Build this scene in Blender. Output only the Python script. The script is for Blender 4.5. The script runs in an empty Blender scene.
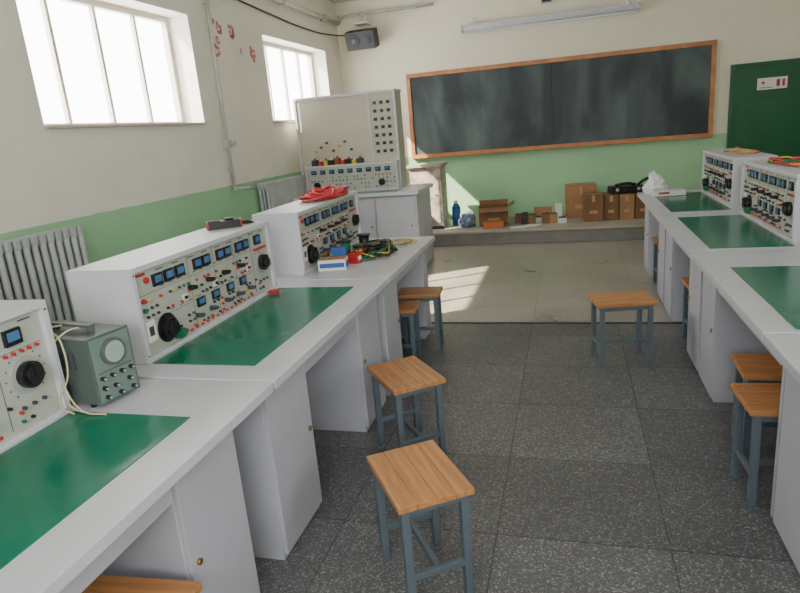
import bpy, bmesh, math, random
from mathutils import Matrix, Vector, noise
random.seed(7)
scene = bpy.context.scene
COL = scene.collection

def lin(c):
    c = c/255.0
    return c/12.92 if c <= 0.04045 else ((c+0.055)/1.055)**2.4
def rgb(r, g, b): return (lin(r), lin(g), lin(b), 1.0)

MATS = {}
def mat(name, col, rough=0.5, metal=0.0, var=0.0, vscale=4.0, bump=0.0, spec=0.5, emit=None):
    if name in MATS: return MATS[name]
    m = bpy.data.materials.new(name); m.use_nodes = True
    nt = m.node_tree; b = nt.nodes['Principled BSDF']
    b.inputs['Base Color'].default_value = col
    b.inputs['Roughness'].default_value = rough
    b.inputs['Metallic'].default_value = metal
    b.inputs['Specular IOR Level'].default_value = spec
    if var > 0:
        tc = nt.nodes.new('ShaderNodeTexCoord'); n = nt.nodes.new('ShaderNodeTexNoise')
        n.inputs['Scale'].default_value = vscale; n.inputs['Detail'].default_value = 5
        nt.links.new(tc.outputs['Object'], n.inputs['Vector'])
        r = nt.nodes.new('ShaderNodeValToRGB')
        r.color_ramp.elements[0].position = 0.3; r.color_ramp.elements[1].position = 0.7
        r.color_ramp.elements[0].color = tuple(col[i]*(1-var) for i in range(3))+(1,)
        r.color_ramp.elements[1].color = tuple(min(1, col[i]*(1+var*0.5)) for i in range(3))+(1,)
        nt.links.new(n.outputs['Fac'], r.inputs['Fac']); nt.links.new(r.outputs['Color'], b.inputs['Base Color'])
        if bump > 0:
            bp = nt.nodes.new('ShaderNodeBump'); bp.inputs['Strength'].default_value = bump
            bp.inputs['Distance'].default_value = 0.01
            nt.links.new(n.outputs['Fac'], bp.inputs['Height']); nt.links.new(bp.outputs['Normal'], b.inputs['Normal'])
    MATS[name] = m
    return m

def terrazzo(name, tones, tile, joint, rough, vs=75, tv=0.13):
    m = bpy.data.materials.new(name); m.use_nodes = True
    nt = m.node_tree; b = nt.nodes['Principled BSDF']; N = nt.nodes.new; L = nt.links.new
    tc = N('ShaderNodeTexCoord')
    v = N('ShaderNodeTexVoronoi'); v.inputs['Scale'].default_value = vs
    L(tc.outputs['Object'], v.inputs['Vector'])
    sep = N('ShaderNodeSeparateColor'); L(v.outputs['Color'], sep.inputs['Color'])
    r = N('ShaderNodeValToRGB'); r.color_ramp.interpolation = 'CONSTANT'
    e = r.color_ramp.elements
    e[0].position = 0; e[0].color = tones[0]
    e[1].position = 0.40; e[1].color = tones[1]
    x = e.new(0.72); x.color = tones[2]
    x = e.new(0.91); x.color = tones[3]
    L(sep.outputs[0], r.inputs['Fac'])
    mp = N('ShaderNodeMapping'); mp.inputs['Location'].default_value = (0.305+0.0, -0.33, 0)
    L(tc.outputs['Object'], mp.inputs['Vector'])
    br = N('ShaderNodeTexBrick'); br.offset = 0.0; br.squash = 1.0
    br.inputs['Scale'].default_value = 1.0
    br.inputs['Brick Width'].default_value = tile[0]; br.inputs['Row Height'].default_value = tile[1]
    br.inputs['Mortar Size'].default_value = 0.003; br.inputs['Mortar Smooth'].default_value = 0.1
    br.inputs['Color1'].default_value = (1-tv*1.6, 1-tv*1.6, 1-tv*1.6, 1); br.inputs['Color2'].default_value = (1+tv, 1+tv, 1+tv, 1)
    br.inputs['Mortar'].default_value = joint
    L(mp.outputs['Vector'], br.inputs['Vector'])
    mx = N('ShaderNodeMix'); mx.data_type = 'RGBA'; mx.blend_type = 'MULTIPLY'; mx.inputs[0].default_value = 1.0
    L(r.outputs['Color'], mx.inputs[6]); L(br.outputs['Color'], mx.inputs[7])
    n = N('ShaderNodeTexNoise'); n.inputs['Scale'].default_value = 1.7; n.inputs['Detail'].default_value = 6
    L(tc.outputs['Object'], n.inputs['Vector'])
    mr = N('ShaderNodeMapRange'); mr.inputs[1].default_value = 0.3; mr.inputs[2].default_value = 0.7
    mr.inputs[3].default_value = 0.85; mr.inputs[4].default_value = 1.12
    L(n.outputs['Fac'], mr.inputs[0])
    mx2 = N('ShaderNodeMix'); mx2.data_type = 'RGBA'; mx2.blend_type = 'MULTIPLY'; mx2.inputs[0].default_value = 1.0
    L(mx.outputs[2], mx2.inputs[6]); L(mr.outputs[0], mx2.inputs[7])
    L(mx2.outputs[2], b.inputs['Base Color'])
    mr2 = N('ShaderNodeMapRange'); mr2.inputs[3].default_value = rough-0.06; mr2.inputs[4].default_value = rough+0.1
    L(n.outputs['Fac'], mr2.inputs[0]); L(mr2.outputs[0], b.inputs['Roughness'])
    return m

def wall_mat(name, upper, lower, split, dirt=0.12, edge=(200,225,200)):
    m = bpy.data.materials.new(name); m.use_nodes = True
    nt = m.node_tree; b = nt.nodes['Principled BSDF']; N = nt.nodes.new; L = nt.links.new
    b.inputs['Roughness'].default_value = 0.75
    tc = N('ShaderNodeTexCoord'); s = N('ShaderNodeSeparateXYZ'); L(tc.outputs['Object'], s.inputs[0])
    n1 = N('ShaderNodeTexNoise'); n1.inputs['Scale'].default_value = 1.1; n1.inputs['Detail'].default_value = 8
    n1.inputs['Roughness'].default_value = 0.65
    L(tc.outputs['Object'], n1.inputs['Vector'])
    n2 = N('ShaderNodeTexNoise'); n2.inputs['Scale'].default_value = 6; L(tc.outputs['Object'], n2.inputs['Vector'])
    ad = N('ShaderNodeMath'); ad.operation = 'MULTIPLY_ADD'; ad.inputs[1].default_value = 0.02
    L(n2.outputs['Fac'], ad.inputs[0]); L(s.outputs['Z'], ad.inputs[2])
    gt = N('ShaderNodeMath'); gt.operation = 'GREATER_THAN'; gt.inputs[1].default_value = split
    L(ad.outputs[0], gt.inputs[0])
    mx = N('ShaderNodeMix'); mx.data_type = 'RGBA'
    mx.inputs[6].default_value = lower; mx.inputs[7].default_value = upper
    L(gt.outputs[0], mx.inputs[0])
    mr = N('ShaderNodeMapRange'); mr.inputs[1].default_value = 0.3; mr.inputs[2].default_value = 0.62
    mr.inputs[3].default_value = 1-dirt*2; mr.inputs[4].default_value = 1.0
    L(n1.outputs['Fac'], mr.inputs[0])
    m2 = N('ShaderNodeMix'); m2.data_type = 'RGBA'; m2.blend_type = 'MULTIPLY'; m2.inputs[0].default_value = 1
    L(mx.outputs[2], m2.inputs[6]); L(mr.outputs[0], m2.inputs[7])
    L(m2.outputs[2], b.inputs['Base Color'])
    bp = N('ShaderNodeBump'); bp.inputs['Strength'].default_value = 0.12; bp.inputs['Distance'].default_value = 0.02
    n3 = N('ShaderNodeTexNoise'); n3.inputs['Scale'].default_value = 9; n3.inputs['Detail'].default_value = 8
    L(tc.outputs['Object'], n3.inputs['Vector']); L(n3.outputs['Fac'], bp.inputs['Height']); L(bp.outputs['Normal'], b.inputs['Normal'])
    return m

def wood(name, c1, c2, rough=0.4, stretch=(1, 14, 14), scale=3):
    m = bpy.data.materials.new(name); m.use_nodes = True
    nt = m.node_tree; b = nt.nodes['Principled BSDF']; N = nt.nodes.new; L = nt.links.new
    b.inputs['Roughness'].default_value = rough
    tc = N('ShaderNodeTexCoord'); mp = N('ShaderNodeMapping'); mp.inputs['Scale'].default_value = stretch
    L(tc.outputs['Object'], mp.inputs['Vector'])
    n = N('ShaderNodeTexNoise'); n.inputs['Scale'].default_value = scale; n.inputs['Detail'].default_value = 6
    n.inputs['Distortion'].default_value = 0.6
    L(mp.outputs['Vector'], n.inputs['Vector'])
    r = N('ShaderNodeValToRGB'); r.color_ramp.elements[0].position = 0.35; r.color_ramp.elements[1].position = 0.65
    r.color_ramp.elements[0].color = c1; r.color_ramp.elements[1].color = c2
    L(n.outputs['Fac'], r.inputs['Fac']); L(r.outputs['Color'], b.inputs['Base Color'])
    return m

def chalk_mat():
    m = bpy.data.materials.new('chalkboard_slate'); m.use_nodes = True
    nt = m.node_tree; b = nt.nodes['Principled BSDF']; N = nt.nodes.new; L = nt.links.new
    b.inputs['Roughness'].default_value = 0.5
    tc = N('ShaderNodeTexCoord'); mp = N('ShaderNodeMapping'); mp.inputs['Scale'].default_value = (1.2, 1, 0.6)
    L(tc.outputs['Object'], mp.inputs['Vector'])
    n = N('ShaderNodeTexNoise'); n.inputs['Scale'].default_value = 1.5; n.inputs['Detail'].default_value = 8
    n.inputs['Distortion'].default_value = 0.5
    L(mp.outputs['Vector'], n.inputs['Vector'])
    r = N('ShaderNodeValToRGB')
    r.color_ramp.elements[0].position = 0.40; r.color_ramp.elements[0].color = rgb(32, 44, 48)
    r.color_ramp.elements[1].position = 0.82; r.color_ramp.elements[1].color = rgb(96, 112, 112)
    L(n.outputs['Fac'], r.inputs['Fac']); L(r.outputs['Color'], b.inputs['Base Color'])
    return m

# ---------------- materials
M_WHITE = mat('laminate_white', rgb(198, 200, 208), 0.34, var=0.05, vscale=3)
M_WHITE2 = mat('cabinet_grey_white', rgb(184, 186, 197), 0.45, var=0.06, vscale=3)
M_CASE = mat('console_case', rgb(198, 200, 207), 0.4, var=0.04)
M_PANEL = mat('console_panel', rgb(174, 178, 168), 0.45, var=0.05)
M_MAT = mat('rubber_mat_green', rgb(10, 114, 88), 0.2, var=0.15, vscale=4)
M_DARK = mat('dark_recess', rgb(60, 62, 72), 0.7)
M_BLACK = mat('black_plastic', rgb(24, 24, 26), 0.35)
M_BLUE = mat('display_blue', rgb(70, 112, 160), 0.15)
M_RED = mat('red_plastic', rgb(180, 36, 40), 0.4)
M_GREEN = mat('green_plastic', rgb(24, 110, 74), 0.4)
M_YEL = mat('yellow_plastic', rgb(200, 172, 60), 0.4)
M_TEXT = mat('ink_print', rgb(80, 80, 90), 0.6)
M_LABEL = mat('paper_white', rgb(222, 222, 220), 0.7)
M_SCALE = mat('dial_scale_grey', rgb(160, 164, 160), 0.5)
M_STEEL = mat('steel_painted_bluegrey', rgb(98, 112, 122), 0.38, metal=0.2, var=0.1, vscale=8)
M_BRASS = mat('brass', rgb(170, 140, 80), 0.3, metal=0.9)
M_SEAT = wood('stool_seat_wood', rgb(164, 112, 68), rgb(194, 140, 90), 0.34)
M_FRAME = wood('board_frame_wood', rgb(168, 110, 68), rgb(192, 134, 86), 0.5, (3, 3, 3), 2)
M_RAD = mat('radiator_paint', rgb(172, 178, 178), 0.45, var=0.15, vscale=6)
M_PIPE = mat('pipe_paint', rgb(190, 192, 188), 0.5, var=0.2, vscale=5)
M_CARD = mat('cardboard', rgb(168, 126, 88), 0.85, var=0.15, vscale=5)
M_CARD2 = mat('cardboard_dark', rgb(132, 98, 70), 0.85, var=0.2, vscale=5)
M_TAPE = mat('packing_tape', rgb(182, 148, 104), 0.4)
M_SCOPE = mat('oscilloscope_grey', rgb(80, 93, 90), 0.5, var=0.1)
M_SCOPEF = mat('oscilloscope_face', rgb(104, 124, 118), 0.45)
M_CRT = mat('crt_glass', rgb(150, 165, 160), 0.1)
M_CREAM = mat('cream_cable', rgb(200, 186, 150), 0.5)
M_DOOR = mat('door_green_paint', rgb(30, 92, 60), 0.35, var=0.12, vscale=3)
M_WFRAME = mat('window_frame_paint', rgb(194, 186, 176), 0.5, var=0.05)
M_SPK = mat('speaker_black', rgb(26, 27, 30), 0.5)
M_BAG = mat('white_plastic_bag', rgb(225, 228, 230), 0.35)
M_BLUEP = mat('blue_plastic', rgb(40, 90, 160), 0.35)
M_MOTTLED = mat('mottled_panel', rgb(190, 180, 168), 0.7, var=0.55, vscale=9)  # patchy lighter and darker tone from noise
M_CONC = mat('podium_concrete', rgb(128, 126, 120), 0.5, var=0.15, vscale=5, bump=0.1)
M_BEIGE = mat('beige_panel', rgb(188, 184, 168), 0.5, var=0.05)
M_COPPER = mat('copper_coil', rgb(150, 90, 50), 0.35, metal=0.6)
M_FLOWER = mat('red_paper_decal', rgb(206, 132, 128), 0.7, var=0.35, vscale=20)
M_PINK = mat('red_cable_faded', rgb(205, 60, 70), 0.45)
M_STRIP = mat('joint_strip_dark', rgb(45, 44, 44), 0.5)
M_ALU = mat('aluminium', rgb(195, 198, 202), 0.35, metal=0.5)
M_ORANGE = mat('orange_plastic', rgb(205, 110, 50), 0.5)

# ---------------- mesh builder
class MB:
    def __init__(s, name):
        s.name = name; s.bm = bmesh.new(); s.mats = []
    def mi(s, m):
        if m not in s.mats: s.mats.append(m)
        return s.mats.index(m)
    def _fin(s, verts, m, mtx):
        bmesh.ops.transform(s.bm, matrix=mtx, verts=verts)
        i = s.mi(m); fs = set()
        for v in verts:
            for f in v.link_faces: fs.add(f)
        for f in fs: f.material_index = i
        return list(fs)
    def box(s, x0, x1, y0, y1, z0, z1, m, rot=None):
        r = bmesh.ops.create_cube(s.bm, size=1)
        mt = Matrix.Translation(((x0+x1)/2, (y0+y1)/2, (z0+z1)/2))
        if rot is not None: mt = mt @ rot
        mt = mt @ Matrix.Diagonal((abs(x1-x0), abs(y1-y0), abs(z1-z0), 1))
        return s._fin(r['verts'], m, mt)
    def cyl(s, c, r, h, axis, m, seg=16, r2=None, smooth=True):
        q = bmesh.ops.create_cone(s.bm, cap_ends=True, segments=seg, radius1=r, radius2=r if r2 is None else r2, depth=h)
        rot = {'z': Matrix.Identity(4), 'x': Matrix.Rotation(math.pi/2, 4, 'Y'), 'y': Matrix.Rotation(-math.pi/2, 4, 'X')}[axis] if isinstance(axis, str) else axis
        fs = s._fin(q['verts'], m, Matrix.Translation(c) @ rot)
        if smooth:
            for f in fs:
                if len(f.verts) == 4: f.smooth = True
    def sph(s, c, r, m, sc=(1, 1, 1), seg=12):
        q = bmesh.ops.create_uvsphere(s.bm, u_segments=seg, v_segments=seg//2+2, radius=r)
        for f in s._fin(q['verts'], m, Matrix.Translation(c) @ Matrix.Diagonal((*sc, 1))): f.smooth = True
    def bar(s, a, b, w, m):
        a = Vector(a); b = Vector(b); d = b-a
        q = bmesh.ops.create_cube(s.bm, size=1)
        mt = Matrix.Translation((a+b)/2) @ d.to_track_quat('Z', 'Y').to_matrix().to_4x4() @ Matrix.Diagonal((w, w, d.length, 1))
        s._fin(q['verts'], m, mt)
    def rod(s, a, b, r, m, seg=10):
        a = Vector(a); b = Vector(b); d = b-a
        s.cyl((a+b)/2, r, d.length, d.to_track_quat('Z', 'Y').to_matrix().to_4x4(), m, seg)
    def done(s, loc=(0, 0, 0), rz=0, bevel=0.0, parent=None, seg=2):
        me = bpy.data.meshes.new(s.name); s.bm.to_mesh(me); s.bm.free()
        for m in s.mats: me.materials.append(m)
        o = bpy.data.objects.new(s.name, me); COL.objects.link(o)
        o.location = loc; o.rotation_euler = (0, 0, rz)
        if bevel > 0:
            md = o.modifiers.new('bevel', 'BEVEL'); md.width = bevel; md.segments = seg
            md.limit_method = 'ANGLE'; md.angle_limit = math.radians(50)
        if parent: o.parent = parent
        return o

def wires(name, splines, r=0.004, parent=None, loc=None):
    cu = bpy.data.curves.new(name, 'CURVE'); cu.dimensions = '3D'
    cu.bevel_depth = r; cu.bevel_resolution = 2; cu.resolution_u = 8
    ms = []
    for pts, m in splines:
        if m not in ms: ms.append(m); cu.materials.append(m)
        sp = cu.splines.new('BEZIER'); sp.bezier_points.add(len(pts)-1)
        for bp, p in zip(sp.bezier_points, pts):
            bp.co = p; bp.handle_left_type = bp.handle_right_type = 'AUTO'
        sp.material_index = ms.index(m)
    o = bpy.data.objects.new(name, cu); COL.objects.link(o)
    if parent: o.parent = parent
    return o

def tangle(name, cx, cy, cz, rx, ry, h, mats, n=10, r=0.004):
    sp = []
    for i in range(n):
        m = mats[i % len(mats)]; pts = []
        a = random.uniform(0, 6.28)
        for k in range(8):
            a += random.uniform(0.5, 1.3); q = random.uniform(0.35, 1.0)
            pts.append((cx+rx*q*math.cos(a), cy+ry*q*math.sin(a), cz+r+random.uniform(0, h)*(1-abs(q-0.4))))
        sp.append((pts, m))
    return wires(name, sp, r)

# ---------------- room
XL, XR, YB, YR, H = -3.44, 3.15, 9.7, -1.5, 3.6
T = 0.30; BW = YB-0.002
m_fl = terrazzo('terrazzo_dark', [rgb(88, 89, 92), rgb(101, 102, 104), rgb(118, 118, 120), rgb(152, 152, 151)], (0.67, 0.62), (0.4, 0.4, 0.4, 1), 0.32, 165, 0.12)
m_fl2 = terrazzo('terrazzo_light', [rgb(150, 144, 134), rgb(160, 154, 144), rgb(170, 164, 154), rgb(184, 178, 167)], (0.9, 0.85), (0.6, 0.58, 0.55, 1), 0.28, 120, 0.08)
b = MB('floor'); b.box(XL-T, XR+T, YR-T, 5.0, -0.1, 0, m_fl); b.box(XL-T, XR+T, 5.0, YB+T, -0.1, 0, m_fl2)
b.box(XL, XR, 4.96, 5.0, -0.02, 0.003, M_STRIP); b.done()
b = MB('ceiling'); b.box(XL-T, XR+T, YR-T, YB+T, H, H+0.1, mat('ceiling_paint', rgb(226, 224, 216), 0.8, var=0.03)); b.done()
up = rgb(228, 226, 214); lo = rgb(152, 202, 158)
m_wl = wall_mat('wall_paint_side', up, lo, 1.245, 0.06)
m_wb = wall_mat('wall_paint_front', rgb(230, 225, 206), rgb(164, 208, 166), 1.235, 0.04)
WIN = [(3.57, 5.55), (7.07, 9.07)]; WZ0, WZ1 = 1.86, 2.86
b = MB('wall_left')
ys = [YR-T, WIN[0][0], WIN[0][1], WIN[1][0], WIN[1][1], YB+T]
for i in (0, 2, 4): b.box(XL-T, XL, ys[i], ys[i+1], 0, H, m_wl)
for i in (1, 3):
    b.box(XL-T, XL, ys[i], ys[i+1], 0, WZ0, m_wl); b.box(XL-T, XL, ys[i], ys[i+1], WZ1, H, m_wl)
b.done()
b = MB('wall_back'); b.box(XL, XR, YB, YB+T, 0, H, m_wb); b.done()
b = MB('wall_right'); b.box(XR, XR+T, YR-T, -0.6, 0, H, m_wl); b.box(XR, XR+T, 0.8, YB+T, 0, H, m_wl)
b.box(XR, XR+T, -0.6, 0.8, 0, 1.5, m_wl); b.box(XR, XR+T, -0.6, 0.8, 2.8, H, m_wl); b.done()  # opening out of view, added to let more sky light in
b = MB('wall_rear'); b.box(XL, -1.2, YR-T, YR, 0, H, m_wl); b.box(1.2, XR, YR-T, YR, 0, H, m_wl)
b.box(-1.2, 1.2, YR-T, YR, 0, 1.6, m_wl); b.box(-1.2, 1.2, YR-T, YR, 2.9, H, m_wl); b.done()  # unseen opening added behind the camera for ambient fill

glass = bpy.data.materials.new('window_glass'); glass.use_nodes = True
nt = glass.node_tree; nt.nodes.clear()
o_ = nt.nodes.new('ShaderNodeOutputMaterial'); tr = nt.nodes.new('ShaderNodeBsdfTransparent'); gl = nt.nodes.new('ShaderNodeBsdfGlossy')
gl.inputs['Roughness'].default_value = 0.05; mxs = nt.nodes.new('ShaderNodeMixShader'); mxs.inputs[0].default_value = 0.06
nt.links.new(tr.outputs[0], mxs.inputs[1]); nt.links.new(gl.outputs[0], mxs.inputs[2]); nt.links.new(mxs.outputs[0], o_.inputs[0])

def window(name, y0, y1, z0, z1, x, nx=4):
    b = MB(name); w = 0.05
    b.box(x-0.03, x+0.03, y0, y1, z0, z0+w, M_WFRAME); b.box(x-0.03, x+0.03, y0, y1, z1-w, z1, M_WFRAME)
    b.box(x-0.03, x+0.03, y0, y0+w, z0+w, z1-w, M_WFRAME); b.box(x-0.03, x+0.03, y1-w, y1, z0+w, z1-w, M_WFRAME)
    for i in range(1, nx):
        y = y0+(y1-y0)*i/nx
        b.box(x-0.02, x+0.02, y-0.016, y+0.016, z0+w, z1-w, M_WFRAME)
    b.box(x-0.003, x+0.003, y0+w, y1-w, z0+w, z1-w, glass)
    b.box(x+0.03, XL+0.035, y0+0.002, y1-0.002, z0+0.001, z0+0.022, M_WFRAME)
    return b.done(bevel=0.003)
window('window_1', *WIN[0], WZ0, WZ1, XL-0.24)
window('window_2', *WIN[1], WZ0, WZ1, XL-0.24)

# podium
b = MB('podium'); b.box(XL+0.01, XR-0.01, 8.46, BW, 0, 0.17, M_CONC); b.box(XL+0.01, XR-0.01, 8.43, BW, 0.17, 0.2, mat('podium_top', rgb(168, 162, 150), 0.5, var=0.12))
b.done(bevel=0.006)

# door
b = MB('door_1')
b.box(2.13, 2.18, YB-0.05, BW, 0.2, 2.12, M_DOOR); b.box(3.04, 3.09, YB-0.05, BW, 0.2, 2.12, M_DOOR); b.box(2.18, 3.04, YB-0.05, BW, 2.07, 2.12, M_DOOR)
b.box(2.18, 3.04, YB-0.035, BW, 0.205, 2.07, M_DOOR)
for z0, z1 in ((0.3, 0.95), (1.05, 1.62)):
    b.box(2.27, 2.95, YB-0.045, YB-0.034, z0, z1, M_DOOR)
b.box(2.46, 2.82, YB-0.042, YB-0.034, 1.76, 1.91, M_LABEL); b.box(2.69, 2.73, YB-0.044, YB-0.04, 1.79, 1.88, M_RED); b.box(2.76, 2.79, YB-0.044, YB-0.04, 1.79, 1.88, M_RED)
b.box(2.49, 2.64, YB-0.044, YB-0.04, 1.78, 1.79, M_TEXT); b.cyl((2.53, YB-0.043, 1.85), 0.02, 0.003, 'y', M_RED)
b.cyl((2.25, YB-0.07, 1.02), 0.025, 0.06, 'y', M_BRASS)
b.done(bevel=0.004)

# chalkboard
b = MB('chalkboard'); x0, x1, z0, z1 = -2.39, 1.94, 1.19, 2.46; fy = YB-0.06
mc = chalk_mat()
for i in range(4):
    w = (x1-x0-0.12)/4; xa = x0+0.06+i*w
    b.box(xa+0.001, xa+w-0.001, fy+0.02, BW, z0+0.06, z1-0.06, mc)
    if i: b.box(xa-0.002, xa+0.002, fy+0.022, BW, z0+0.06, z1-0.06, M_BLACK)
b.box(x0, x1, fy, BW, z1-0.06, z1, M_FRAME); b.box(x0, x1, fy, BW, z0, z0+0.06, M_FRAME)
b.box(x0, x0+0.06, fy, BW, z0+0.06, z1-0.06, M_FRAME); b.box(x1-0.06, x1, fy, BW, z0+0.06, z1-0.06, M_FRAME)
b.box(x0+0.05, x1-0.05, fy-0.05, fy, z0+0.002, z0+0.018, M_FRAME)
b.done(bevel=0.002)

b = MB('roller_projection_screen')
b.cyl((-0.27, YB-0.09, 2.99), 0.045, 2.4, 'x', M_WHITE, 20)
b.box(-1.47, 0.93, YB-0.13, YB-0.05, 2.99, 3.04, M_WHITE); b.box(-1.45, 0.91, YB-0.1, YB-0.08, 2.925, 2.945, M_ALU)
for x in (-1.48, 0.94): b.cyl((x, YB-0.09, 2.99), 0.055, 0.03, 'x', M_ALU, 20)
for x in (-1.3, 0.8): b.box(x-0.02, x+0.02, YB-0.09, BW, 3.04, 3.07, M_ALU); b.box(x-0.03, x+0.03, YB-0.01, BW, 3.0, 3.14, M_ALU)
b.done(bevel=0.002)
b = MB('wall_junction_box'); b.box(-0.35, -0.2, YB-0.05, BW, 3.2, 3.27, M_PIPE); b.box(-0.34, -0.21, YB-0.055, YB-0.05, 3.21, 3.26, M_DARK); b.rod((-0.2, YB-0.03, 3.24), (0.1, YB-0.03, 3.24), 0.008, M_PIPE); b.done()

# speaker
b = MB('wall_speaker'); R = Matrix.Rotation(math.radians(15), 4, 'X')
b.box(-3.2, -2.75, YB-0.36, YB-0.12, 2.88, 3.14, M_SPK, R)
b.bar((-2.97, BW, 3.05), (-2.97, YB-0.16, 3.02), 0.05, M_SPK)
b.box(-3.02, -2.92, YB-0.02, BW, 2.95, 3.15, M_ALU)
Rc = Matrix.Rotation(math.radians(15), 4, 'X') @ Matrix.Rotation(math.pi/2, 4, 'X')
for x, r in ((-3.07, 0.085), (-2.87, 0.06)):
    b.cyl((x, YB-0.363, 2.98), r, 0.012, Rc, M_DARK, 24); b.cyl((x, YB-0.37, 2.978), r*0.5, 0.012, Rc, M_BLACK, 20)
b.done(bevel=0.006)
b = MB('wireless_router'); b.box(-3.1, -2.88, YB-0.2, BW, 3.235, 3.27, M_LABEL)
b.cyl((-3.06, YB-0.17, 3.32), 0.007, 0.11, 'z', M_LABEL); b.cyl((-2.92, YB-0.17, 3.32), 0.007, 0.11, 'z', M_LABEL); b.done(bevel=0.005)

# pipes
WX = XL+0.002
b = MB('heating_pipe')
b.cyl((-3.40, 5.86, 2.20), 0.016, 2.0, 'z', M_PIPE); b.rod((-3.4, 5.86, 1.2), (-3.4, 6.30, 1.17), 0.016, M_PIPE)
b.box(WX, -3.37, 5.82, 5.90, 1.62, 1.70, M_PIPE); b.rod((-3.4, 5.86, 1.66), (-3.32, 5.86, 1.66), 0.012, M_PIPE); b.cyl((-3.32, 5.86, 1.66), 0.03, 0.015, 'x', M_PIPE)
b.sph((-3.4, 5.86, 1.2), 0.022, M_PIPE); b.rod((-3.4, 5.86, 3.19), (-3.4, 5.86, H), 0.016, M_PIPE)
for z in (1.4, 2.2, 3.0): b.box(WX, -3.378, 5.84, 5.88, z, z+0.02, M_PIPE)
b.done()
b = MB('conduit_pipe')
b.cyl((-3.38, (5.95+9.62)/2, 3.30), 0.03, 9.62-5.95, 'y', M_PIPE); b.cyl(((-3.38-1.9)/2, YB-0.05, 3.39), 0.022, 1.5, 'x', M_PIPE)
b.rod((-3.38, 9.62, 3.30), (-3.34, YB-0.05, 3.39), 0.025, M_PIPE)
for y in (6.2, 7.6, 9.0): b.box(WX, -3.34, y, y+0.03, 3.26, 3.34, M_PIPE)
for x in (-3.0, -2.2): b.box(x, x+0.03, YB-0.08, BW, 3.365, 3.415, M_PIPE)
b.done()
wires('speaker_cable', [([(-3.425, 6.2, 3.17), (-3.425, 7.2, 3.12), (-3.42, 8.4, 3.08), (-3.38, 9.3, 3.1), (-3.2, 9.62, 3.1)], M_BLACK),
                        ([(-3.425, 6.2, 3.17), (-3.425, 6.4, 3.3), (-3.425, 6.5, 3.58)], M_BLACK)], 0.010)
b = MB('wall_clamp_box'); b.box(WX, -3.36, 6.1, 6.3, 3.12, 3.2, M_BLACK); b.cyl((-3.35, 6.2, 3.16), 0.025, 0.03, 'x', M_DARK); b.done(bevel=0.004)

# faded paper flowers
b = MB('wall_flower_decals')
rf = random.Random(4)
def flower(y, z, s):
    for k in range(8):
        a = k*2*math.pi/8+y; q = rf.uniform(0.3, 0.8)
        b.cyl((XL+0.0035, y+s*q*math.cos(a), z+s*1.2*q*math.sin(a)), s*rf.uniform(0.22, 0.36), 0.003, 'x', M_FLOWER, 8)
for y, z, s in ((6.10, 2.80, 0.07), (5.98, 2.58, 0.07), (6.03, 2.68, 0.04), (6.35, 2.8, 0.08), (6.75, 2.62, 0.08), (6.5, 2.62, 0.03), (6.0, 2.86, 0.03)): flower(y, z, s)
b.done()

# radiators
def radiator(y0, n):
    b = MB('cast_iron_radiator')
    x = XL+0.1
    for i in range(n):
        y = y0+i*0.066
        for dx in (-0.045, 0.045):
            b.cyl((x+dx, y, 0.83), 0.021, 0.66, 'z', M_RAD, 10)
        b.box(x-0.066, x+0.066, y-0.024, y+0.024, 1.13, 1.2, M_RAD); b.box(x-0.066, x+0.066, y-0.024, y+0.024, 0.46, 0.53, M_RAD)
        b.box(x-0.01, x+0.01, y-0.02, y+0.02, 0.5, 1.16, M_RAD)
    y1 = y0+(n-1)*0.066
    b.rod((x, y0-0.05, 1.165), (x, y1+0.05, 1.165), 0.024, M_RAD); b.rod((x, y0-0.05, 0.495), (x, y1+0.05, 0.495), 0.024, M_RAD)
    for yy in (y0+0.1, y1-0.1): b.rod((WX, yy+0.033, 0.6), (x+0.0, yy+0.033, 0.6), 0.012, M_RAD)
    for yy in (y0+0.066, y1-0.066): b.box(x-0.05, x+0.05, yy-0.012, yy+0.012, 0, 0.47, M_RAD)
    b.done(bevel=0.01)
radiator(2.26, 20); radiator(6.38, 16)

# ---------------- benches
def bench(loc, rz, L, cabs, mat_y, matdepth=(-0.62, -0.15), depth=1.26, name='laboratory_bench'):
    b = MB(name); h = 0.81
    b.box(-depth, 0, 0, L, h-0.035, h, M_WHITE)
    if mat_y:
        b.box(matdepth[0], matdepth[1], mat_y[0], mat_y[1], h-0.001, h+0.003, M_MAT)
        b.box(-depth+0.03, -0.99, mat_y[0], mat_y[1], h-0.001, h+0.003, M_MAT)
    fx = -0.075
    for (a, c, d) in cabs:
        b.box(-0.9, fx-0.018, a, c, 0.0, h-0.035, M_WHITE2)
        if c-a > 0.1:
            b.box(fx-0.018, fx, a+0.004, c-0.004, 0.03, h-0.04, M_WHITE2)
            ky = c-0.04 if d > 0 else a+0.04
            b.cyl((fx+0.004, ky, 0.42), 0.011, 0.012, 'x', M_BRASS, 12)
    ks = sorted(cabs)
    for p, q in zip(ks[:-1], ks[1:]):
        b.box(fx-0.03, fx-0.012, p[1], q[0], h-0.155, h-0.035, M_WHITE2)
        b.box(-0.62, -0.6, p[1], q[0], 0.05, h-0.035, M_WHITE2)
    b.box(-1.0, -0.9, ks[0][0], ks[-1][1], 0.0, h-0.035, M_WHITE2)
    return b.done(loc, rz, bevel=0.004)
bench((-1.04, 0.20, 0), 0, 1.65, [(0.0, 0.36, 1), (1.13, 1.47, -1)], (0.15, 1.36))
bench((-1.04, 1.87, 0), 0, 1.50, [(0.03, 0.41, 1), (1.12, 1.48, -1)], (0.13, 1.32))
bench((-1.04, 3.39, 0), 0, 1.36, [(0.09, 0.42, 1), (1.18, 1.34, -1)], None)
def rb(ytop, L, mat_y, last=0.38): return bench((0.69, ytop, 0), math.pi, L, [(0.02, 0.36, 1), (L-last, L-0.02, -1)], mat_y, (-0.57, -0.12))
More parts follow.
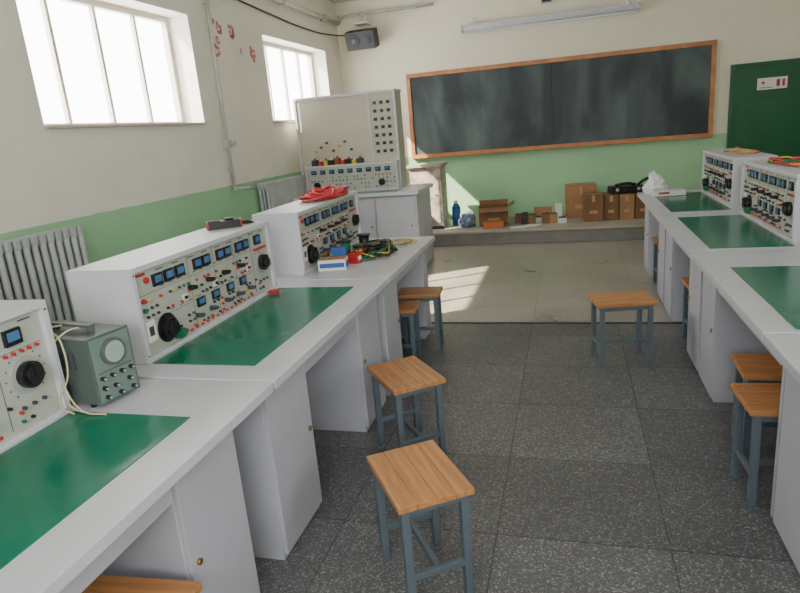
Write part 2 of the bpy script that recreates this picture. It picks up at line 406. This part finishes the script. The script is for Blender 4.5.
rb(6.88, 1.47, (0.22, 1.44)); rb(5.39, 1.47, (0.24, 1.44)); rb(3.90, 1.47, (0.44, 1.44), 0.05); rb(2.41, 1.47, (0.1, 1.3)); rb(0.92, 1.47, (0.1, 1.3))

# ---------------- consoles
def console(loc, rz, L=1.2):
    b = MB('electrical_training_console'); Hh = 0.40; D = 0.30; c = L/2
    b.box(-D, -0.02, -c, c, 0, Hh, M_CASE)
    b.box(-0.02, 0.012, -c, c, Hh-0.022, Hh, M_CASE)
    b.box(-0.02, 0.006, -c, c, 0, 0.018, M_CASE)
    for sgn in (-1, 1):
        ya, yb = sorted((sgn*c, sgn*(c-0.022))); b.box(-0.02, 0.012, ya, yb, 0.018, Hh-0.022, M_CASE)
    b.box(-0.02, -0.008, -c+0.022, c-0.022, 0.018, Hh-0.022, M_PANEL)
    xp = -0.008
    def plate(y, z, w, h, m, t=0.004, base=0.0): b.box(xp+base-0.001, xp+base+t, y-w/2, y+w/2, z-h/2, z+h/2, m)
    def meter(y, z, w=0.062, h=0.052):
        plate(y, z, w, h, M_BLACK, 0.012); plate(y, z+0.003, w*0.72, h*0.58, M_BLUE, 0.003, 0.011)
    def jack(y, z, m, r=0.0062): b.cyl((xp+0.005, y, z), r, 0.012, 'x', m, 8)
    def knob(y, z, r, m=M_BLACK, col=None):
        if col: b.cyl((xp+0.003, y, z), r*1.4, 0.006, 'x', col, 24)
        b.cyl((xp+0.016, y, z), r, 0.026, 'x', m, 18); b.cyl((xp+0.036, y, z), r*0.7, 0.016, 'x', m, 14)
        b.box(xp+0.02, xp+0.05, y-r*0.12, y+r*0.12, z-r*0.2, z+r*0.95, m)
    k = L/1.2
    for y in (-0.43, -0.35, -0.27, -0.13, -0.055, 0.07, 0.14, 0.255, 0.325, 0.46):
        meter(y*k, 0.318)
    for y in (-0.2, 0.01, 0.2, 0.385): plate(y*k, 0.2, 0.003, 0.34, M_TEXT, 0.001)
    plate(0, 0.272, L-0.07, 0.002, M_TEXT, 0.001); plate(-0.1, 0.155, L-0.27, 0.002, M_TEXT, 0.001)
    rr = random.Random(3)
    cols = [M_RED, M_BLACK, M_GREEN, M_BLACK, M_BLACK, M_RED, M_DARK, M_YEL, M_DARK]
    for z in (0.245, 0.212, 0.18):
        for i in range(26):
            y = -0.53+i*0.034
            if rr.random() < 0.6: jack(y*k, z, rr.choice(cols))
    for z in (0.045, 0.075, 0.105):
        for i in range(24):
            y = -0.33+i*0.036
            if rr.random() < 0.5: jack(y*k, z, rr.choice(cols))
    for y in (-0.15, -0.02, 0.12, 0.25): meter(y*k, 0.138, 0.06, 0.042)
    for y in (-0.22, -0.07, 0.075, 0.225): knob(y*k, 0.225, 0.012, M_BLACK)
    for y in (-0.2, -0.08, 0.06, 0.18, 0.3): knob(y*k, 0.085, 0.011, M_DARK)
    for y in (-0.26, 0.0, 0.33): plate(y*k, 0.19, 0.04, 0.03, M_LABEL, 0.006); plate(y*k, 0.19, 0.02, 0.014, M_BLACK, 0.008, 0.005)
    knob(-0.42*k, 0.10, 0.046, M_BLACK, M_BLACK); knob(-0.365*k, 0.055, 0.026, M_GREEN, None); knob(0.48*k, 0.185, 0.044, M_BLACK, M_SCALE)
    for i in range(12):
        a = math.radians(-140+i*25); plate(0.48*k+0.075*math.sin(a), 0.185+0.075*math.cos(a), 0.006, 0.006, M_TEXT, 0.001)
    plate(-0.53*k, 0.12, 0.06, 0.09, M_LABEL, 0.01); plate(-0.53*k, 0.12, 0.03, 0.04, M_DARK, 0.002, 0.009)
    jack(-0.50*k, 0.33, M_RED, 0.014); jack(-0.54*k, 0.25, M_RED, 0.011); jack(-0.54*k, 0.21, M_GREEN, 0.011)
    plate(-0.53*k, 0.358, 0.07, 0.012, M_RED, 0.001)
    for i in range(9): plate((-0.4+i*0.115)*k, 0.358, 0.05, 0.005, M_TEXT, 0.001)
    for i in range(13): plate((-0.4+i*0.06)*k, 0.285, 0.03, 0.004, M_TEXT, 0.001)
    for i in range(11): plate((-0.36+i*0.07)*k, 0.167, 0.03, 0.004, M_TEXT, 0.001)
    for y in (0.42, 0.45, 0.48, 0.51, 0.54): jack(y*k, 0.265, M_RED, 0.006)
    for y in (0.44, 0.48, 0.52): jack(y*k, 0.085, M_DARK, 0.007)
    for i in range(16): plate(0.02+(i-8)*0.045, 0.03, 0.026, 0.012, M_RED, 0.001)
    for sy in (-1, 1):
        for z in (0.03, 0.37): b.cyl((0.013, sy*(c-0.011), z), 0.004, 0.003, 'x', M_DARK, 8)
    return b.done(loc, rz, bevel=0.002)
hz = 0.811
console((-1.68, 0.97, hz), 0); console((-1.68, 2.59, hz), 0); console((-1.64, 4.09, hz), 0, 1.18)
for y in (6.10, 4.64, 2.9, 1.5): console((1.28, y, hz), math.pi)

# ---------------- stools
def stool(x, y, ang, s=1.0):
    b = MB('wooden_seat_stool'); L, W, h = 0.38*s, 0.28*s, 0.45
    for i in range(4):
        w = W/4; ya = -W/2+i*w
        b.box(-L/2, L/2, ya+0.0006, ya+w-0.0006, h-0.026, h, M_SEAT)
    b.box(-L/2+0.004, L/2-0.004, -W/2+0.004, W/2-0.004, h-0.026, h-0.003, M_SEAT)
    lx, ly = L/2-0.035, W/2-0.03; t = 0.015
    for sx in (-1, 1):
        for sy in (-1, 1): b.box(sx*lx-t, sx*lx+t, sy*ly-t, sy*ly+t, 0, h-0.026, M_STEEL)
    for sy in (-1, 1): b.box(-lx, lx, sy*ly-t*0.7, sy*ly+t*0.7, h-0.058, h-0.027, M_STEEL)
    for sx in (-1, 1):
        b.box(sx*lx-t*0.7, sx*lx+t*0.7, -ly, ly, h-0.058, h-0.027, M_STEEL)
        b.box(sx*lx-t*0.7, sx*lx+t*0.7, -ly, ly, 0.13, 0.155, M_STEEL)
    b.box(-lx, lx, -t*0.7, t*0.7, 0.13, 0.155, M_STEEL)
    b.done((x, y, 0), math.radians(ang), bevel=0.003)
stool(-0.545, 1.91, -56); stool(-0.825, 2.82, -52); stool(0.33, 4.17, 12)
stool(0.875, 2.655, 3); stool(0.95, 3.01, -2); stool(0.97, 4.55, 3); stool(0.96, 6.15, 2)
stool(-1.11, 4.41, 4, 0.85); stool(-1.20, 4.02, 3, 0.85); stool(-1.21, 1.11, 4)

# ---------------- oscilloscope
b = MB('oscilloscope')
b.box(-0.32, 0, -0.085, 0.085, 0.015, 0.25, M_SCOPE); b.box(0, 0.012, -0.087, 0.087, 0.012, 0.253, M_SCOPE)
b.box(0.012, 0.016, -0.079, 0.079, 0.02, 0.245, M_SCOPEF)
b.cyl((0.022, 0.0, 0.185), 0.048, 0.014, 'x', M_SCOPE, 28); b.cyl((0.027, 0.0, 0.185), 0.038, 0.012, 'x', M_CRT, 28)
for y, z in ((-0.06, 0.105), (-0.02, 0.105), (0.02, 0.105), (0.06, 0.105), (-0.06, 0.07), (-0.015, 0.065), (0.045, 0.068), (-0.055, 0.035), (0.0, 0.033), (0.055, 0.033)):
    b.cyl((0.022, y, z), 0.008, 0.016, 'x', M_BLACK, 12); b.cyl((0.033, y, z), 0.004, 0.006, 'x', M_ALU, 10)
b.box(0.015, 0.018, -0.07, 0.07, 0.122, 0.126, M_TEXT)
for x in (-0.28, -0.04):
    for y in (-0.07, 0.07): b.cyl((x, y, 0.0085), 0.012, 0.017, 'z', M_BLACK, 10)
for i in range(8): b.box(-0.27+i*0.028, -0.258+i*0.028, -0.087, -0.084, 0.14, 0.2, M_DARK)
for x in (-0.25, -0.07): b.box(x-0.01, x+0.01, -0.01, 0.01, 0.25, 0.268, M_SCOPE)
b.box(-0.26, -0.06, -0.014, 0.014, 0.266, 0.276, M_SCOPE)
sc = b.done((-1.55, 1.665, hz+0.001), math.radians(-10), bevel=0.004)
wires('oscilloscope_probe_cable', [([(-1.74, 1.68, 1.085), (-1.77, 1.60, 1.08), (-1.75, 1.575, 0.98), (-1.70, 1.555, 0.90), (-1.64, 1.55, 0.83), (-1.56, 1.54, 0.818)], M_CREAM),
    ([(-1.66, 1.72, 1.07), (-1.67, 1.6, 1.075), (-1.70, 1.565, 1.02), (-1.66, 1.55, 0.92), (-1.59, 1.535, 0.83), (-1.5, 1.54, 0.817)], M_CREAM),
    ([(-1.82, 1.7, 1.07), (-1.78, 1.62, 1.08), (-1.70, 1.6, 1.08), (-1.64, 1.565, 1.05), (-1.63, 1.55, 0.95), (-1.68, 1.54, 0.84), (-1.62, 1.53, 0.818)], M_CREAM)], 0.003)

b = MB('digital_multimeter'); b.box(-0.09, 0.09, -0.045, 0.045, 0, 0.04, M_BLACK); b.box(-0.085, -0.02, -0.035, 0.035, 0.04, 0.044, M_DARK)
b.cyl((0.03, 0, 0.045), 0.025, 0.012, 'z', M_BLACK, 16); b.box(-0.094, -0.085, -0.047, 0.047, 0.003, 0.041, M_RED); b.box(0.085, 0.094, -0.047, 0.047, 0.003, 0.041, M_RED)
b.done((-1.84, 3.0, 1.212), math.radians(35), bevel=0.008)
wires('multimeter_lead', [([(-1.80, 3.05, 1.22), (-1.74, 3.12, 1.218), (-1.76, 3.17, 1.218), (-1.86, 3.16, 1.218), (-1.92, 3.12, 1.218)], M_BLACK)], 0.006)
b = MB('red_banana_plug'); b.cyl((0, 0, 0.008), 0.012, 0.05, 'x', M_RED, 10); b.cyl((0.036, 0, 0.008), 0.003, 0.024, 'x', M_BRASS, 8); b.cyl((-0.03, 0, 0.008), 0.006, 0.014, 'x', M_RED, 8)
b.done((-1.62, 3.05, hz+0.009), 0.6)

# clutter at console 3
tangle('patch_cord_bundle', -1.76, 4.30, 1.212, 0.14, 0.34, 0.07, [M_RED, M_PINK, M_RED, M_PINK], 22, 0.007)
b = MB('component_carton'); b.box(-0.09, 0.09, -0.06, 0.06, 0, 0.07, M_LABEL); b.box(0.0895, 0.092, -0.05, 0.05, 0.01, 0.05, M_BLUEP); b.box(-0.08, 0.08, -0.062, -0.0595, 0.02, 0.05, M_BLUEP); b.box(-0.085, 0.085, -0.055, 0.055, 0.07, 0.073, M_CARD)
b.done((-1.49, 3.66, hz), 0.2, bevel=0.003)
b = MB('component_carton'); b.box(-0.05, 0.05, -0.04, 0.04, 0, 0.11, M_BLUEP); b.box(-0.052, 0.052, -0.03, 0.03, 0.03, 0.08, M_LABEL)
b.done((-1.52, 3.84, hz), 0.5, bevel=0.003)
b = MB('red_capacitor_block'); b.box(-0.04, 0.04, -0.03, 0.03, 0, 0.07, M_RED); b.cyl((-0.02, 0, 0.08), 0.008, 0.02, 'z', M_BRASS); b.cyl((0.02, 0, 0.08), 0.008, 0.02, 'z', M_BRASS); b.box(-0.042, 0.042, -0.02, 0.02, 0.02, 0.05, M_LABEL)
b.done((-1.40, 3.83, hz), -0.2, bevel=0.003)
def coil(x, y, m, r=0.05, h=0.07):
    b = MB('wire_spool'); b.cyl((0, 0, 0.005), r, 0.01, 'z', M_BLACK, 20); b.cyl((0, 0, 0.01+h/2), r*0.75, h, 'z', m, 20); b.cyl((0, 0, 0.015+h), r, 0.01, 'z', M_BLACK, 20); b.cyl((0, 0, 0.021+h), r*0.3, 0.006, 'z', M_GREEN, 12)
    b.done((x, y, hz))
coil(-1.42, 4.00, M_COPPER); coil(-1.36, 4.13, M_BLACK, 0.055, 0.05); coil(-1.53, 4.02, M_GREEN, 0.045, 0.1); coil(-1.47, 4.26, M_BLACK, 0.05, 0.1); coil(-1.32, 4.28, M_DARK, 0.045, 0.05)
tangle('loose_wire_tangle', -1.35, 4.14, hz, 0.16, 0.28, 0.08, [M_GREEN, M_BLACK, M_BLACK, M_YEL, M_BLACK, M_GREEN], 15, 0.005)
tangle('thin_wire_offcuts', -1.28, 4.47, hz, 0.14, 0.20, 0.01, [M_YEL, M_CREAM, M_GREEN], 8, 0.003)

tangle('patch_cord_bundle', 1.46, 4.75, 1.212, 0.13, 0.34, 0.03, [M_RED, M_GREEN, M_PINK, M_YEL], 11, 0.006)
tangle('patch_cord_bundle', 1.46, 6.1, 1.212, 0.12, 0.36, 0.01, [M_YEL, M_CREAM, M_PINK], 4, 0.004)

# plastic bag
bm = bmesh.new(); bmesh.ops.create_icosphere(bm, subdivisions=5, radius=0.11)
for v in bm.verts:
    n = (0.5-abs(noise.noise(v.co*10)))*0.07+noise.noise(v.co*30)*0.02
    v.co += v.co.normalized()*(n-0.02)
    k = max(0, v.co.z)/0.11
    v.co.x *= max(0.35, 1-0.45*k); v.co.y *= max(0.35, 1-0.45*k)
    if v.co.z > 0.03: v.co.z *= 1.3; v.co.x += 0.02*math.sin(v.co.z*30)
    v.co.z = max(v.co.z, -0.07)
for f in bm.faces: f.smooth = True
me = bpy.data.meshes.new('plastic_carrier_bag'); bm.to_mesh(me); bm.free(); me.materials.append(M_BAG)
o = bpy.data.objects.new('plastic_carrier_bag', me); COL.objects.link(o); o.location = (0.84, 6.70, hz+0.071)
b = MB('small_white_carton'); b.box(-0.15, 0.15, -0.07, 0.07, 0, 0.05, M_LABEL); b.box(-0.152, 0.152, -0.02, 0.02, 0.0, 0.052, M_PANEL); b.box(-0.1, 0, -0.0715, -0.069, 0.02, 0.04, M_RED); b.done((0.93, 6.50, hz+0.005), 0.1, bevel=0.003)

# ---------------- teacher station
b = MB('demonstration_workbench'); th = 0.96
b.box(-3.25, -1.68, 6.92, 7.80, th-0.04, th, M_WHITE)
b.box(-3.22, -1.72, 7.0, 7.75, 0.0, th-0.04, M_WHITE2)
for xa, xb in ((-3.20, -2.74), (-2.72, -2.24), (-2.22, -1.74)):
    b.box(xa, xb, 6.982, 7.0, 0.06, th-0.06, M_WHITE2); b.cyl((xb-0.05, 6.978, 0.55), 0.012, 0.015, 'y', M_BRASS, 12)
b.box(-3.1, -1.95, 6.96, 7.2, th-0.001, th+0.003, M_MAT)
b.done(bevel=0.004)
b = MB('demonstration_control_panel'); yb, yf = 7.72, 7.42; tz = th+0.001
x0, x1 = -3.30, -2.0
b.box(x0, x1, yf, yb, tz, 2.10, M_BEIGE)
b.box(x0-0.01, x1+0.01, yf-0.015, yb+0.01, 2.10, 2.13, M_CASE); b.box(x0-0.01, x0+0.02, yf-0.015, yf, tz, 2.10, M_CASE); b.box(x1-0.02, x1+0.01, yf-0.015, yf, tz, 2.10, M_CASE)
b.box(x1-0.34, x1-0.32, yf-0.012, yf, 1.32, 2.10, M_CASE)
for i in range(7):
    z = 1.42+i*0.095
    b.box(x1-0.30, x1-0.03, yf-0.006, yf, z-0.035, z+0.035, M_PANEL)
    for j in range(3): b.box(x1-0.275+j*0.085, x1-0.235+j*0.085, yf-0.016, yf-0.005, z-0.018, z+0.018, M_SPK if (i+j) % 3 else M_DARK)
b.box(x0+0.10, x1, 7.28, yf, tz, 1.30, M_CASE); b.box(x0+0.12, x1-0.02, 7.272, 7.281, th+0.02, 1.28, M_PANEL)
yy = 7.27
def fm(x, z, w, h, m, t=0.012): b.box(x-w/2, x+w/2, yy-t, yy+0.003, z-h/2, z+h/2, m)
for i in range(9):
    x = x0+0.22+i*0.12; fm(x, 1.22, 0.065, 0.05, M_BLACK); fm(x, 1.224, 0.045, 0.028, M_BLUE, 0.015)
rr = random.Random(5)
for z in (1.15, 1.11, 1.06, 1.01):
    for i in range(24):
        if rr.random() < 0.6: b.cyl((x0+0.18+i*0.047, yy-0.003, z), 0.008, 0.014, 'y', rr.choice([M_RED, M_BLACK, M_BLACK, M_GREEN, M_DARK]), 8)
b.cyl((x0+0.25, yy-0.01, 1.06), 0.04, 0.03, 'y', M_BLACK, 20); b.cyl((x1-0.2, yy-0.01, 1.06), 0.04, 0.03, 'y', M_BLACK, 20)
for xa in (x0+0.08, x0+0.36, x0+0.64): b.box(xa, xa+0.26, yf-0.002, yf, 1.72, 2.02, M_BEIGE)
b.box(x0+0.06, x1-0.36, yf-0.004, yf, 1.34, 1.36, M_CASE)
for i, (m, w, h) in enumerate([(M_DARK, .07, .07), (M_RED, .05, .05), (M_YEL, .05, .06), (M_BLACK, .08, .06), (M_COPPER, .06, .08), (M_RED, .05, .05), (M_BLACK, .09, .06), (M_YEL, .05, .05), (M_DARK, .06, .06)]):
    x = x0+0.22+i*0.075
    b.box(x-w/2, x+w/2, 7.31, 7.39, 1.30, 1.30+h, m); b.cyl((x, 7.35, 1.30+h+0.01), 0.015, 0.03, 'z', M_LABEL if i % 2 else M_COPPER, 10)
for i in range(7): b.cyl((x0+0.22+i*0.08, yf-0.02, 1.47+0.05*(i % 3)), 0.014, 0.04, 'y', [M_YEL, M_COPPER, M_DARK, M_COPPER][i % 4], 12)
b.done(bevel=0.002)

b = MB('mottled_lectern'); b.box(-2.24, -1.78, 8.80, 9.2, 0.2, 1.10, M_MOTTLED); b.box(-2.27, -1.75, 8.76, 9.24, 1.10, 1.14, M_MOTTLED)
b.box(-2.21, -1.81, 8.79, 8.80, 0.28, 0.98, M_MOTTLED); b.cyl((-1.86, 8.78, 0.7), 0.012, 0.02, 'y', M_BRASS); b.box(-2.24, -1.78, 8.785, 8.8, 0.2, 0.24, M_DARK)
b.done(bevel=0.004)

# ---------------- boxes on podium
def carton(x, y, w, d, h, rz=0, m=M_CARD, opened=False, z=0.2, name='cardboard_box'):
    b = MB(name); t = 0.006
    b.box(-w/2, w/2, -d/2, -d/2+t, 0, h, m); b.box(-w/2, w/2, d/2-t, d/2, 0, h, m)
    b.box(-w/2, -w/2+t, -d/2+t, d/2-t, 0, h, m); b.box(w/2-t, w/2, -d/2+t, d/2-t, 0, h, m); b.box(-w/2+t, w/2-t, -d/2+t, d/2-t, 0, t, m)
    if opened:
        b.box(-w/2, w/2, -d/2-0.1, -d/2+0.0, h-0.03, h-0.024, m, Matrix.Rotation(math.radians(30), 4, 'X'))
        b.box(-w/2, w/2, d/2, d/2+0.1, h+0.03, h+0.036, m, Matrix.Rotation(math.radians(40), 4, 'X'))
        b.box(w/2-0.01, w/2+0.1, -d/2, d/2, h+0.02, h+0.026, m, Matrix.Rotation(math.radians(-30), 4, 'Y'))
    else:
        b.box(-w/2, w/2, -d/2, -0.002, h, h+t, m); b.box(-w/2, w/2, 0.002, d/2, h, h+t, m); b.box(-w/2-.001, w/2+.001, -0.025, 0.025, h+t, h+t+0.001, M_TAPE)
        b.box(-0.02, 0.02, -d/2-0.0015, -d/2, h*0.75, h, M_TAPE)
    b.box(-w*0.2, w*0.2, -d/2-0.001, -d/2, h*0.3, h*0.42, M_TAPE)
    return b.done((x, y, z), rz)
carton(0.16, 9.42, 0.42, 0.4, 0.46, 0.03)
carton(0.32, 9.02, 0.26, 0.3, 0.36, 0.03, M_CARD2)
for i, x in enumerate((0.56, 0.765, 0.97)): carton(x, 9.1, 0.19, 0.36, 0.34, 0.0, M_CARD if i % 2 else M_CARD2)
carton(-1.07, 9.02, 0.42, 0.32, 0.26, 0.1, M_CARD2, True)
b = MB('orange_tool_tray'); b.box(-0.14, 0.14, -0.09, 0.09, 0.0, 0.02, M_CARD); b.box(-0.14, 0.14, -0.09, -0.08, 0.02, 0.08, M_ORANGE); b.box(-0.14, 0.14, 0.08, 0.09, 0.02, 0.08, M_ORANGE)
b.box(-0.14, -0.13, -0.08, 0.08, 0.02, 0.08, M_ORANGE); b.box(0.13, 0.14, -0.08, 0.08, 0.02, 0.08, M_ORANGE); b.done((-1.04, 8.70, 0.201), 0.1)
b = MB('black_instrument_case'); b.box(-0.22, 0.22, -0.12, 0.12, 0, 0.10, M_BLACK); b.box(-0.221, 0.221, -0.121, 0.121, 0.055, 0.06, M_DARK)
b.box(-0.05, 0.05, -0.145, -0.12, 0.04, 0.05, M_BLACK); b.box(-0.16, -0.12, -0.13, -0.12, 0.04, 0.08, M_ALU); b.box(0.12, 0.16, -0.13, -0.12, 0.04, 0.08, M_ALU)
b.done((0.76, 9.08, 0.55), 0.15, bevel=0.015)
wires('black_case_strap', [([(0.92, 9.05, 0.66), (0.98, 9.0, 0.72), (1.1, 9.02, 0.74), (1.14, 9.06, 0.68), (1.05, 9.1, 0.58)], M_BLACK), ([(0.62, 9.05, 0.66), (0.70, 9.0, 0.68), (0.8, 9.03, 0.68), (0.88, 9.05, 0.66)], M_BLACK)], 0.018)
b = MB('blue_water_bottle'); b.cyl((0, 0, 0.13), 0.065, 0.26, 'z', M_BLUEP, 20); b.cyl((0, 0, 0.29), 0.065, 0.06, 'z', M_BLUEP, 20, 0.03); b.cyl((0, 0, 0.34), 0.03, 0.04, 'z', M_LABEL, 16); b.done((-1.64, 9.12, 0.2))
bm = bmesh.new(); bmesh.ops.create_icosphere(bm, subdivisions=4, radius=0.12)
for v in bm.verts:
    v.co += v.co.normalized()*((0.4-abs(noise.noise(v.co*12)))*0.06+noise.noise(v.co*30)*0.02); v.co.z = max(v.co.z, -0.09)
for f in bm.faces: f.smooth = True
me = bpy.data.meshes.new('crumpled_blue_bag'); bm.to_mesh(me); bm.free(); me.materials.append(mat('pale_blue_bag', rgb(120, 136, 165), 0.5, var=0.4, vscale=20))
o = bpy.data.objects.new('crumpled_blue_bag', me); COL.objects.link(o); o.location = (-1.44, 8.9, 0.29)
b = MB('scrap_box_pile'); rr = random.Random(11)
x = -0.76
while x < -0.08:
    w = rr.uniform(0.06, 0.13); h = rr.uniform(0.06, 0.17); y = rr.uniform(8.85, 9.0)
    b.box(x, x+w, y, y+0.12, 0.2, 0.2+h, rr.choice([M_CARD, M_LABEL, M_DARK, M_CARD2, M_BLACK, M_ALU]))
    b.box(x+0.01, x+w-0.01, y+0.02, y+0.1, 0.2+h, 0.2+h+0.01, M_DARK)
    x += w+0.006
b.box(-0.5, -0.25, 9.15, 9.3, 0.2, 0.38, M_CARD); b.box(-0.2, -0.1, 9.15, 9.3, 0.2, 0.42, M_LABEL)
b.done()
b = MB('waste_paper_sheets')
for i in range(4): b.box(-0.8+i*0.07, -0.6+i*0.07, 8.55+i*0.03, 8.72+i*0.03, 0.2+i*0.002, 0.202+i*0.002, M_LABEL, Matrix.Rotation(0.4*i, 4, 'Z'))
b.done()

# ---------------- lights
def portal(loc, rot, sx, sy):
    l = bpy.data.lights.new('window_portal', 'AREA'); l.shape = 'RECTANGLE'; l.size = sx; l.size_y = sy
    l.cycles.is_portal = True
    o = bpy.data.objects.new('window_portal', l); COL.objects.link(o); o.location = loc; o.rotation_euler = rot
for y0, y1 in WIN: portal((XL-0.29, (y0+y1)/2, (WZ0+WZ1)/2), (0, -math.pi/2, 0), 1.0, 2.0)
portal((0, YR-T+0.01, 2.25), (math.pi/2, 0, 0), 2.4, 1.3)  # portal over the added rear fill opening
portal((XR+T-0.01, 0.1, 2.15), (0, math.pi/2, 0), 1.3, 1.4)  # portal over the added right-wall fill opening
w = bpy.data.worlds.new('sky_world'); scene.world = w; w.use_nodes = True
bg = w.node_tree.nodes['Background']; bg.inputs[0].default_value = (1.0, 0.985, 0.965, 1); bg.inputs[1].default_value = 15.0
s = bpy.data.lights.new('sun', 'SUN'); s.energy = 28; s.angle = math.radians(0.8); s.color = (1.0, 0.86, 0.68)
so = bpy.data.objects.new('sun', s); COL.objects.link(so)
so.rotation_euler = Vector((-2.8, -1.8, 2.85)).to_track_quat('Z', 'Y').to_euler()

# ---------------- camera
cd = bpy.data.cameras.new('camera'); cam = bpy.data.objects.new('camera', cd); COL.objects.link(cam)
R_, U_, B_ = Vector((0.9633, 0.2546, -0.0838)).normalized(), None, Vector((0.268, -0.9273, 0.2617)).normalized()
U_ = B_.cross(R_).normalized(); R_ = U_.cross(B_).normalized()
mt = Matrix((R_, U_, B_)).transposed().to_4x4(); mt.translation = (0, 0, 1.65)
cam.matrix_world = mt; cd.sensor_width = 36; cd.lens = 612/800*36; cd.clip_start = 0.02
scene.camera = cam
print('DONE')
